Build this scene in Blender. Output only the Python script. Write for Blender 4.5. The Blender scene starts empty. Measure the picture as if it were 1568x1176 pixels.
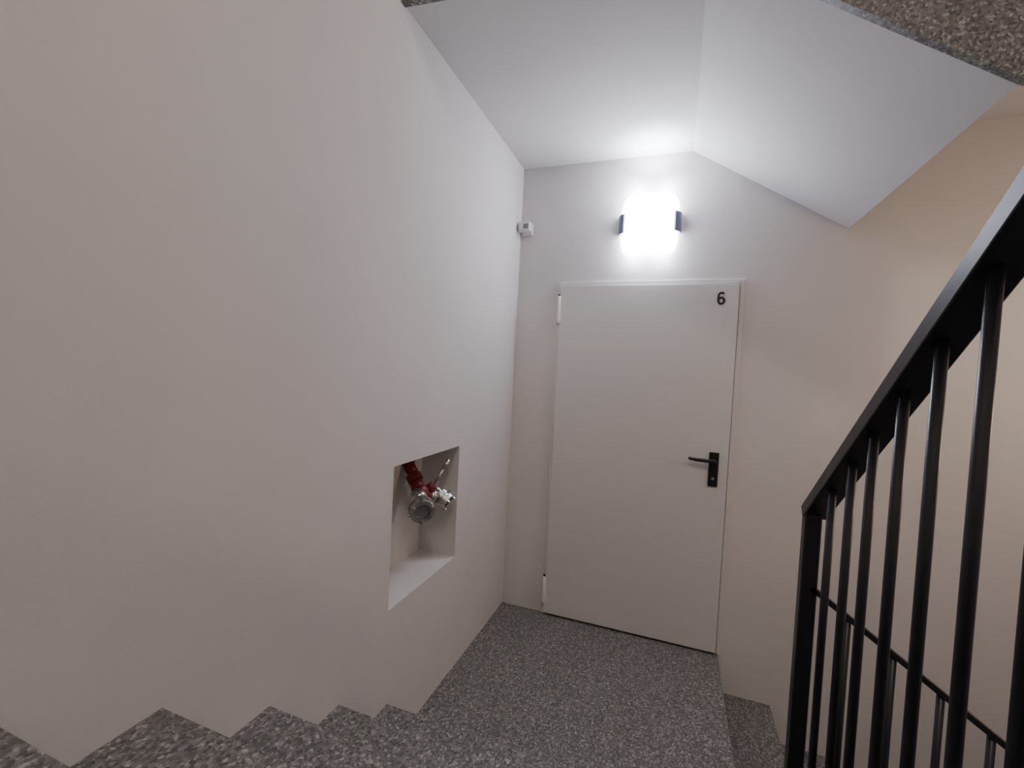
import bpy, bmesh, math
from mathutils import Vector, Matrix
S=bpy.context.scene
# ---------------------------------------------------------------- helpers
def new_mat(name,col=(.8,.8,.8),rough=.5,metal=0.0):
    m=bpy.data.materials.new(name); m.use_nodes=True
    b=m.node_tree.nodes['Principled BSDF']
    b.inputs['Base Color'].default_value=(*col,1); b.inputs['Roughness'].default_value=rough
    b.inputs['Metallic'].default_value=metal
    return m,m.node_tree,b
def plaster(name,col,var=.03,bump=.12):
    m,nt,b=new_mat(name,col,.85)
    tc=nt.nodes.new('ShaderNodeTexCoord')
    n=nt.nodes.new('ShaderNodeTexNoise'); n.inputs['Scale'].default_value=2.2; n.inputs['Detail'].default_value=5
    r=nt.nodes.new('ShaderNodeValToRGB')
    r.color_ramp.elements[0].position=.3; r.color_ramp.elements[1].position=.7
    r.color_ramp.elements[0].color=(*[c*(1-var) for c in col],1); r.color_ramp.elements[1].color=(*[min(1,c*(1+var)) for c in col],1)
    nt.links.new(tc.outputs['Object'],n.inputs['Vector']); nt.links.new(n.outputs['Fac'],r.inputs['Fac'])
    nt.links.new(r.outputs['Color'],b.inputs['Base Color'])
    n2=nt.nodes.new('ShaderNodeTexNoise'); n2.inputs['Scale'].default_value=160; n2.inputs['Detail'].default_value=3
    nt.links.new(tc.outputs['Object'],n2.inputs['Vector'])
    bp=nt.nodes.new('ShaderNodeBump'); bp.inputs['Strength'].default_value=bump; bp.inputs['Distance'].default_value=.002
    nt.links.new(n2.outputs['Fac'],bp.inputs['Height']); nt.links.new(bp.outputs['Normal'],b.inputs['Normal'])
    return m
def granite(name):
    m,nt,b=new_mat(name,(.12,.115,.11),.5)
    tc=nt.nodes.new('ShaderNodeTexCoord')
    v=nt.nodes.new('ShaderNodeTexVoronoi'); v.inputs['Scale'].default_value=150
    n=nt.nodes.new('ShaderNodeTexNoise'); n.inputs['Scale'].default_value=75; n.inputs['Detail'].default_value=6; n.inputs['Roughness'].default_value=.7
    nt.links.new(tc.outputs['Object'],v.inputs['Vector']); nt.links.new(tc.outputs['Object'],n.inputs['Vector'])
    bw=nt.nodes.new('ShaderNodeRGBToBW'); nt.links.new(v.outputs['Color'],bw.inputs['Color'])
    mx=nt.nodes.new('ShaderNodeMath'); mx.operation='ADD'
    nt.links.new(bw.outputs['Val'],mx.inputs[0]); nt.links.new(n.outputs['Fac'],mx.inputs[1])
    r=nt.nodes.new('ShaderNodeValToRGB'); e=r.color_ramp.elements
    e[0].position=.30; e[0].color=(.075,.071,.067,1)
    e[1].position=.76; e[1].color=(.44,.425,.405,1)
    a=r.color_ramp.elements.new(.47); a.color=(.145,.138,.130,1)
    a=r.color_ramp.elements.new(.60); a.color=(.205,.196,.186,1)
    h=nt.nodes.new('ShaderNodeMath'); h.operation='MULTIPLY'; h.inputs[1].default_value=.5
    nt.links.new(mx.outputs[0],h.inputs[0]); nt.links.new(h.outputs[0],r.inputs['Fac'])
    nt.links.new(r.outputs['Color'],b.inputs['Base Color'])
    return m
def simple(name,col,rough=.5,metal=0,noise=.04,scale=40):
    m,nt,b=new_mat(name,col,rough,metal)
    tc=nt.nodes.new('ShaderNodeTexCoord'); n=nt.nodes.new('ShaderNodeTexNoise'); n.inputs['Scale'].default_value=scale
    mr=nt.nodes.new('ShaderNodeMapRange'); mr.inputs['To Min'].default_value=max(0,rough-noise); mr.inputs['To Max'].default_value=rough+noise
    nt.links.new(tc.outputs['Object'],n.inputs['Vector']); nt.links.new(n.outputs['Fac'],mr.inputs['Value']); nt.links.new(mr.outputs['Result'],b.inputs['Roughness'])
    return m
def emit(name,col,st):
    m,nt,b=new_mat(name,(.9,.9,.9),.4)
    b.inputs['Emission Color'].default_value=(*col,1); b.inputs['Emission Strength'].default_value=st
    return m
def mobj(name,bm,mat,parent=None,smooth=False):
    bmesh.ops.recalc_face_normals(bm,faces=bm.faces)
    me=bpy.data.meshes.new(name); bm.to_mesh(me); bm.free()
    if smooth:
        for p in me.polygons: p.use_smooth=True
    o=bpy.data.objects.new(name,me); S.collection.objects.link(o)
    if mat: me.materials.append(mat)
    if parent: o.parent=parent
    return o
def abox(bm,a,b):
    x0,y0,z0=a; x1,y1,z1=b
    v=[bm.verts.new(p) for p in [(x0,y0,z0),(x1,y0,z0),(x1,y1,z0),(x0,y1,z0),(x0,y0,z1),(x1,y0,z1),(x1,y1,z1),(x0,y1,z1)]]
    for f in [(0,1,2,3),(4,5,6,7),(0,1,5,4),(1,2,6,5),(2,3,7,6),(3,0,4,7)]: bm.faces.new([v[i] for i in f])
def box(name,a,b,mat,parent=None,bev=0):
    bm=bmesh.new(); abox(bm,a,b); o=mobj(name,bm,mat,parent)
    if bev:
        m=o.modifiers.new('b','BEVEL'); m.width=bev; m.segments=3
    return o
def prism(bm,pts,axis,lo,hi):
    def P(p,t):
        return {'y':(p[0],t,p[1]),'x':(t,p[0],p[1]),'z':(p[0],p[1],t)}[axis]
    A=[bm.verts.new(P(p,lo)) for p in pts]; B=[bm.verts.new(P(p,hi)) for p in pts]
    bm.faces.new(A); bm.faces.new(B[::-1])
    n=len(pts)
    for i in range(n): bm.faces.new([A[i],A[(i+1)%n],B[(i+1)%n],B[i]])
def acyl(bm,p,q,r,r2=None,seg=20):
    p=Vector(p); q=Vector(q); d=q-p
    M=Matrix.Translation((p+q)/2)@d.to_track_quat('Z','Y').to_matrix().to_4x4()
    bmesh.ops.create_cone(bm,cap_ends=True,segments=seg,radius1=r,radius2=r if r2 is None else r2,depth=d.length,matrix=M)
def cyl(name,p,q,r,mat,parent=None,r2=None,seg=24,bev=0):
    bm=bmesh.new(); acyl(bm,p,q,r,r2,seg); o=mobj(name,bm,mat,parent)
    if bev:
        m=o.modifiers.new('b','BEVEL'); m.width=bev; m.segments=2; m.limit_method='ANGLE'
    for f in o.data.polygons: f.use_smooth=len(f.vertices)==4
    return o
def abar(bm,p,q,w,h):
    p=Vector(p); q=Vector(q); d=(q-p).normalized(); s=d.cross(Vector((0,0,1))).normalized(); u=s.cross(d).normalized()
    A=[];B=[]
    for a,b in [(-1,-1),(1,-1),(1,1),(-1,1)]:
        o=s*a*w/2+u*b*h/2
        A.append(bm.verts.new(p+o)); B.append(bm.verts.new(q+o))
    bm.faces.new(A); bm.faces.new(B[::-1])
    for i in range(4): bm.faces.new([A[i],A[(i+1)%4],B[(i+1)%4],B[i]])
def empty(name,loc=(0,0,0)):
    e=bpy.data.objects.new(name,None); S.collection.objects.link(e); e.location=(0,0,0); e.empty_display_size=.1
    return e
# ---------------------------------------------------------------- materials
M_wall=plaster('wall_plaster',(.675,.645,.625))
M_ceil=plaster('ceiling_plaster',(.66,.64,.64))
M_gran=granite('grey_granite')
M_door=simple('door_enamel',(.68,.66,.645),.38)
M_black=simple('black_painted_steel',(.010,.011,.016),.38)
M_blackpl=simple('black_plastic',(.012,.012,.012),.35)
M_white=simple('white_plastic',(.75,.75,.74),.4)
M_dark=simple('dark_gap',(.02,.02,.02),.8)
M_grey=simple('grey_plastic',(.2,.2,.21),.4)
M_red=simple('red_cast_iron',(.17,.016,.020),.45)
M_alu=simple('cast_aluminium',(.58,.57,.55),.28,.9)
M_bandm=simple('lamp_bracket',(.16,.18,.27),.35,.4)
# ---------------------------------------------------------------- shell
XL,YB,XR,YF,ZT,ZB=-.94,2.63,1.95,-1.7,4.1,-1.6
NY0,NY1,NZ0,NZ1,ND=1.388,1.918,.561,1.095,.20
bm=bmesh.new()
T=.25
abox(bm,(XL-T,YF-T,ZB),(XL,NY0,ZT))
abox(bm,(XL-T,NY1,ZB),(XL,YB,ZT))
abox(bm,(XL-T,NY0,ZB),(XL,NY1,NZ0))
abox(bm,(XL-T,NY0,NZ1),(XL,NY1,ZT))
abox(bm,(XL-T,NY0,NZ0),(XL-ND,NY1,NZ1))
mobj('wall_left',bm,M_wall)
box('wall_back',(XL-T,YB,ZB),(XR+T,YB+.2,ZT),M_wall)
box('wall_right',(XR,YF,ZB),(XR+T,YB,ZT),M_wall)
box('wall_front',(XL,YF-T,ZB),(XR+T,YF,ZT),M_wall)
box('ceiling_upper',(XL-T,YF-T,ZT),(XR+T,YB+.2,ZT+.15),M_ceil)
ZC=2.69
def yedge(x): return 1.32+.083*(x+.94)
bm=bmesh.new()
def soff(pts):
    A=[bm.verts.new((x,yedge(x)+.02,z)) for x,z in pts]; B=[bm.verts.new((x,YB,z)) for x,z in pts]
    bm.faces.new(A); bm.faces.new(B[::-1]); n=len(pts)
    for i in range(n): bm.faces.new([A[i],A[(i+1)%n],B[(i+1)%n],B[i]])
soff([(XL,ZC),(.02,ZC),(.02,ZC+.3),(XL,ZC+.3)])
soff([(.02,ZC),(.75,2.235),(.75,ZC+.3),(.02,ZC+.3)])
soff([(.75,ZC),(XR,ZC),(XR,ZC+.3),(.75,ZC+.3)])
mobj('ceiling',bm,M_ceil)
bm=bmesh.new()
def fas(pts):
    A=[bm.verts.new((x,yedge(x)-.005,z)) for x,z in pts]; B=[bm.verts.new((x,yedge(x)+.02,z)) for x,z in pts]
    bm.faces.new(A); bm.faces.new(B[::-1]); n=len(pts)
    for i in range(n): bm.faces.new([A[i],A[(i+1)%n],B[(i+1)%n],B[i]])
fas([(XL,ZC-.006),(.02,ZC-.006),(.76,2.229),(.76,ZC+.32),(XL,ZC+.32)])
mobj('trim_1',bm,M_gran)
# floor landing
bm=bmesh.new(); abox(bm,(XL,1.38,-.18),(.30,YB,0)); mobj('floor',bm,M_gran)
box('floor_lower',(XL,YF,ZB-.1),(XR,YB,ZB),M_gran)
# ascending flight (rises towards -y)
RI=.183; GO=.265
bm=bmesh.new()
steps=[]
for k in range(7):
    steps.append((1.404-GO*k,.20+RI*k))
poly=[(1.38,-.18)]
for i,(yy,zz) in enumerate(steps):
    zb=0 if i==0 else steps[i-1][1]
    poly+= [(yy-.018,zb),(yy-.018,zz-.03),(yy,zz-.03),(yy,zz)]
poly+=[(YF+.001,steps[-1][1]),(YF+.001,steps[-1][1]-.2),(steps[-1][0],steps[-1][1]-.38)]
prism(bm,poly,'x',XL+.0005,.40)
mobj('staircase',bm,M_gran)
# descending flight (goes down towards +x)
bm=bmesh.new()
st=[(.30,0),(.56,-.205),(.825,-.39),(1.09,-.575),(1.355,-.76),(1.62,-.945)]
poly=[]
for i in range(1,len(st)):
    x0=max(.301,st[i-1][0]-.018); x1,z1=st[i]
    poly+=[(x0,z1),(x1,z1),(x1,z1-.03),(x1-.018,z1-.03)]
poly+=[(st[-1][0]-.018,st[-1][1]-.185),(XR-.001,st[-1][1]-.185),(XR-.001,st[-1][1]-.4),(1.62,st[-1][1]-.4),(.301,-.42)]
prism(bm,poly,'y',1.405,YB-.0005)
mobj('staircase',bm,M_gran)
# ---------------------------------------------------------------- door
D=empty('door_1')
fx0,fx1,fz=-.682,.312,2.0
bm=bmesh.new()
abox(bm,(fx0,YB-.012,0),(fx0+.022,YB,fz)); abox(bm,(fx1-.022,YB-.012,0),(fx1,YB,fz)); abox(bm,(fx0+.022,YB-.012,fz-.022),(fx1-.022,YB,fz))
o=mobj('frame',bm,M_door,D); m=o.modifiers.new('b','BEVEL'); m.width=.003; m.segments=2
box('rebate',(fx0+.02,YB-.004,0),(fx1-.02,YB-.001,fz-.02),M_dark,D)
box('leaf',(fx0+.018,YB-.026,.012),(fx1-.025,YB-.006,fz-.026),M_door,D,.003)
for i,zc in enumerate((1.835,.155)):
    cyl('hinge_%d'%(i+1),(fx0+.012,YB-.028,zc-.08),(fx0+.012,YB-.028,zc+.08),.010,M_white,D,bev=.002)
    cyl('hinge_pin_%d'%(i+1),(fx0+.012,YB-.028,zc+.08),(fx0+.012,YB-.028,zc+.09),.007,M_blackpl,D)
    box('hinge_flag_%d'%(i+1),(fx0+.0,YB-.0275,zc-.075),(fx0+.03,YB-.024,zc-.0),M_white,D,.001)
box('handle_plate',(.194,YB-.036,.902),(.242,YB-.026,1.085),M_blackpl,D,.004)
cyl('handle_neck',(.218,YB-.036,1.042),(.218,YB-.075,1.042),.010,M_blackpl,D)
bm=bmesh.new(); abar(bm,(.228,YB-.078,1.042),(.115,YB-.076,1.044),.018,.018); abar(bm,(.118,YB-.076,1.044),(.092,YB-.062,1.046),.017,.017)
o=mobj('handle_lever',bm,M_blackpl,D); m=o.modifiers.new('b','BEVEL'); m.width=.006; m.segments=3
cyl('keyhole',(.218,YB-.0365,.945),(.218,YB-.038,.945),.008,M_alu,D)
# number 6: bowl + stem
bm=bmesh.new()
cxn,czn=.203,1.884
outer=[];inner=[]
N=28
for i in range(N):
    a=2*math.pi*i/N
    outer.append((cxn+.0195*math.cos(a),czn+.0215*math.sin(a))); inner.append((cxn+.0085*math.cos(a),czn+.0105*math.sin(a)))
def ring(bm,O,I,y0,y1):
    L=[[bm.verts.new((x,y,z)) for x,z in P] for P,y in ((O,y0),(O,y1),(I,y1),(I,y0))]
    n=len(O)
    for a,b in zip(L,L[1:]+L[:1]):
        for i in range(n): bm.faces.new([a[i],a[(i+1)%n],b[(i+1)%n],b[i]])
ring(bm,outer,inner,YB-.0285,YB-.025)
O=[];I=[]
for i in range(15):
    t=math.pi*(1-.80*i/14)
    O.append((cxn+.0195*math.cos(t) ,czn+.025+ .0215*math.sin(t) if i else czn))
    I.append((cxn+.0085*math.cos(t) ,czn+.025+.0105*math.sin(t) if i else czn))
prism(bm,O+I[::-1],'y',YB-.0286,YB-.025)
mobj('number',bm,M_blackpl,D)
# ---------------------------------------------------------------- wall lamp
L=empty('wall_lamp')
LX,LZ=-.184,2.305
bm=bmesh.new()
def shell_profile(w,d,n=24):
    return [(LX+w/2*math.cos(math.pi*i/n), YB-.004-d*math.sin(math.pi*i/n)**.8) for i in range(n+1)]
rings=[]
for zz,s in [(-.160,.72),(-.153,.85),(-.135,.94),(-.10,1),(.10,1),(.135,.94),(.153,.85),(.160,.72)]:
    rings.append([bm.verts.new((LX+(x-LX)*s,YB-.004-(YB-.004-y)*s,LZ+zz)) for x,y in shell_profile(.30,.075)])
for a,b in zip(rings,rings[1:]):
    for i in range(len(a)-1): bm.faces.new([a[i],a[i+1],b[i+1],b[i]])
    bm.faces.new([a[-1],a[0],b[0],b[-1]])
bm.faces.new(rings[0]); bm.faces.new(rings[-1][::-1])
mobj('opal_shade',bm,emit('lamp_glass',(.82,.87,1),24),L,True)
for s,nm in ((-1,'bracket_1'),(1,'bracket_2')):
    bm=bmesh.new()
    n=8; O=[];I=[]
    for i in range(n+1):
        a=math.pi*.20*i/n
        O.append((LX+s*.168*math.cos(a),YB-.002-.100*math.sin(a)**.8)); I.append((LX+s*.160*math.cos(a),YB-.002-.090*math.sin(a)**.8))
    prism(bm,O+I[::-1],'z',LZ-.052,LZ+.052); mobj(nm,bm,M_bandm,L)
box('back_plate',(LX-.12,YB-.006,LZ-.1),(LX+.12,YB,LZ+.1),M_white,L)
def plight(name,loc,e,col,r,parent=None):
    l=bpy.data.lights.new(name,'POINT'); l.energy=e; l.color=col; l.shadow_soft_size=r
    o=bpy.data.objects.new(name,l); S.collection.objects.link(o); o.location=loc
    if parent: o.parent=parent
    return o
BL=(.76,.80,1)
plight('bulb_up_1',(LX-.08,YB-.065,LZ+.185),2.4,BL,.015,L)
plight('bulb_up_2',(LX+.08,YB-.065,LZ+.185),2.4,BL,.015,L)
plight('bulb_down_1',(LX-.08,YB-.055,LZ-.18),1.0,BL,.015,L)
plight('bulb_down_2',(LX+.08,YB-.055,LZ-.18),1.0,BL,.015,L)
sp=bpy.data.lights.new('up_beam','SPOT'); sp.energy=22; sp.color=BL; sp.spot_size=math.radians(110); sp.spot_blend=1; sp.shadow_soft_size=.02
so=bpy.data.objects.new('up_beam',sp); S.collection.objects.link(so); so.location=(LX+.01,YB-.12,LZ+.175); so.rotation_euler=(math.pi,0,0); so.parent=L
# ---------------------------------------------------------------- detector
E=empty('security_sensor')
box('base',(-.925,YB-.018,2.285),(-.862,YB,2.352),M_white,E,.004)
cyl('arm',(-.894,YB-.015,2.32),(-.894,YB-.045,2.318),.014,M_white,E)
box('head',(-.930,YB-.085,2.292),(-.858,YB-.042,2.348),M_white,E,.008)
box('lens',(-.898,YB-.088,2.304),(-.866,YB-.084,2.332),M_grey,E,.003)
# ---------------------------------------------------------------- hydrant valve in niche
H=empty('fire_hydrant_valve')
cyl('wall_flange',(XL-ND,1.775,1.03),(XL-ND+.015,1.770,1.02),.042,M_red,H)
cyl('inlet_pipe',(XL-ND+.01,1.772,1.025),(-1.075,1.75,.965),.026,M_red,H)
cyl('inlet_nut',(-1.085,1.753,.975),(-1.062,1.744,.948),.036,M_red,H,seg=6,bev=.003)
cyl('body',(-1.07,1.748,.958),(-1.02,1.715,.895),.030,M_red,H,r2=.030)
bm=bmesh.new(); bmesh.ops.create_uvsphere(bm,u_segments=24,v_segments=16,radius=.036,matrix=Matrix.Translation((-1.022,1.722,.908)))
mobj('valve_chamber',bm,M_red,H,True)
cyl('side_branch',(-1.025,1.725,.905),(-.99,1.79,.875),.024,M_red,H)
def coupling(nm,c,d,R):
    c=Vector(c); d=Vector(d).normalized()
    bm=bmesh.new()
    acyl(bm,c-d*.062,c-d*.02,R*.66,seg=28)
    acyl(bm,c-d*.030,c-d*.014,R*1.0,seg=28)
    acyl(bm,c-d*.014,c,R*.84,seg=28)
    q=d.to_track_quat('Z','Y').to_matrix().to_4x4(); Mx=Matrix.Translation(c)@q
    N=28
    loops=[]
    for r,h in [(R,0),(R,.018),(R*.72,.018),(R*.72,-.0)]:
        loops.append([bm.verts.new(Mx@Vector((r*math.cos(2*math.pi*i/N),r*math.sin(2*math.pi*i/N),h))) for i in range(N)])
    for a,b in zip(loops,loops[1:]+loops[:1]):
        for i in range(N): bm.faces.new([a[i],a[(i+1)%N],b[(i+1)%N],b[i]])
    for k in range(3):
        an=2*math.pi*k/3+.5
        p=Mx@Vector((R*.85*math.cos(an),R*.85*math.sin(an),.014)); acyl(bm,p,p+d*.014,R*.14,seg=10)
        p=Mx@Vector((R*1.0*math.cos(an+1),R*1.0*math.sin(an+1),-.006)); q2=Mx@Vector((R*1.16*math.cos(an+1),R*1.16*math.sin(an+1),-.006)); acyl(bm,p,q2,R*.16,seg=8)
    mobj(nm,bm,M_alu,H)
    cyl(nm+'_bore',c+d*.001,c+d*.003,R*.64,M_grey,H)
coupling('coupling_1',(-.972,1.650,.858),(.62,-.62,-.28),.053)
coupling('coupling_2',(-.955,1.828,.858),(.75,.05,-.45),.042)
cyl('stub_1',(-1.025,1.715,.905),(-1.0,1.68,.878),.034,M_alu,H)
cyl('stub_2',(-1.005,1.765,.890),(-.985,1.80,.873),.027,M_alu,H)
cyl('lever',(-1.005,1.785,.915),(-.965,1.852,1.028),.0065,M_alu,H)
cyl('lever_grip',(-.975,1.835,1.0),(-.962,1.857,1.036),.010,M_alu,H)
cyl('handwheel_hub',(-1.01,1.76,.915),(-.985,1.775,.935),.020,M_red,H)
bm=bmesh.new(); abar(bm,(-1.03,1.75,.935),(-.975,1.80,.900),.012,.014); abar(bm,(-1.0,1.75,.90),(-.98,1.80,.945),.010,.012)
mobj('handwheel_spokes',bm,M_alu,H)
# ---------------------------------------------------------------- railing
R=empty('stair_railing')
cx=.378; ny=1.449; nz=1.138; sl=.765
def rz(y): return nz-.015+sl*(ny-y)
bm=bmesh.new(); abar(bm,(cx+.006,ny+.012,rz(ny+.012)),(cx+.006,-.9,rz(-.9)),.058,.034)
o=mobj('handrail',bm,M_black,R); m=o.modifiers.new('b','BEVEL'); m.width=.003; m.segments=2
bm=bmesh.new(); abox(bm,(cx-.02,ny-.02,-.204),(cx+.02,ny+.015,rz(ny)-.005)); o=mobj('newel_post',bm,M_black,R); m=o.modifiers.new('b','BEVEL'); m.width=.003
def bz(y): return .30+.69*(1.404-y)
bm=bmesh.new(); abar(bm,(cx,ny-.01,bz(ny)),(cx,-.9,bz(-.9)),.03,.012)
mobj('bottom_rail',bm,M_black,R)
bm=bmesh.new()
for y in (1.300,1.185,1.085,.975,.868,.757,.650,.545,.44,.335,.23,.125,.02,-.085,-.19,-.295,-.4,-.505,-.61,-.715):
    acyl(bm,(cx,y,bz(y)),(cx,y,rz(y)),.0088,seg=16)
o=mobj('balusters',bm,M_black,R,True)
bm=bmesh.new()
for k in (1,3,5):
    y=steps[k][0]-.12; abox(bm,(cx-.008,y-.008,steps[k][1]+.001),(cx+.008,y+.008,bz(y)))
mobj('feet',bm,M_black,R)
def dz(x): return .918-.706*(x-.39)
def db(x): return .02-.70*(x-.39)
ex=1.75
bm=bmesh.new(); abar(bm,(.385,1.44,dz(.385)-.008),(ex,1.44,dz(ex)-.008),.022,.014); mobj('lower_handrail',bm,M_black,R)
bm=bmesh.new(); abar(bm,(.385,1.44,db(.385)),(ex,1.44,db(ex)),.022,.012); mobj('lower_bottom_rail',bm,M_black,R)
bm=bmesh.new()
for i in range(1,13):
    x=.37+.1045*i; acyl(bm,(x,1.44,db(x)),(x,1.44,dz(x)-.006),.0085,seg=16)
for i in (1,3): 
    x=st[i][0]+.13
    acyl(bm,(x,1.44,st[i+1][1]+.001),(x,1.44,db(x)),.0085,seg=12)
mobj('lower_balusters',bm,M_black,R,True)
# ---------------------------------------------------------------- added fill lights in dome housings (out of view)
def dome(loc,normal_axis,col,e,parentname='overhead_fill',rad=.12):
    P=empty(parentname)
    q=Vector(normal_axis).normalized()
    cyl('base',Vector(loc),Vector(loc)+q*.03,.15,M_white,P)
    bm=bmesh.new(); Mx=Matrix.Translation(Vector(loc)+q*.03)@q.to_track_quat('Z','Y').to_matrix().to_4x4()@Matrix.Diagonal((1,1,.45,1))
    bmesh.ops.create_uvsphere(bm,u_segments=24,v_segments=12,radius=.14,matrix=Mx)
    mobj('diffuser',bm,emit(parentname+'_glass',col,3),P,True)
    plight('fill_light',Vector(loc)+q*.17,e,col,rad,P)
dome((.4,-.7,ZT),(0,0,-1),(1,.90,.81),46)  # unseen fill added overhead to brighten the left wall and upper stairwell
dome((XR,1.7,1.75),(-1,0,0),(1,.76,.57),11,'warm_side_fill')  # unseen warm fill added at the side to tint and lift the right-hand wall
w=bpy.data.worlds.new('world'); S.world=w; w.use_nodes=True; w.node_tree.nodes['Background'].inputs[0].default_value=(.6,.6,.62,1); w.node_tree.nodes['Background'].inputs[1].default_value=.3
# ---------------------------------------------------------------- camera
cam=bpy.data.cameras.new('camera'); co=bpy.data.objects.new('camera',cam); S.collection.objects.link(co)
r=Vector((.9387,.3406,.0505)).normalized(); f=Vector((-.3396,.940,-.0342)); f=(f-r*f.dot(r)).normalized(); u=r.cross(f)
Mx=Matrix(((r.x,u.x,-f.x,0),(r.y,u.y,-f.y,0),(r.z,u.z,-f.z,1.473),(0,0,0,1)))
co.matrix_world=Mx
cam.sensor_width=36; cam.lens=15.84; cam.clip_start=.02
S.camera=co
S.view_settings.view_transform='AgX'
S.view_settings.exposure=.15
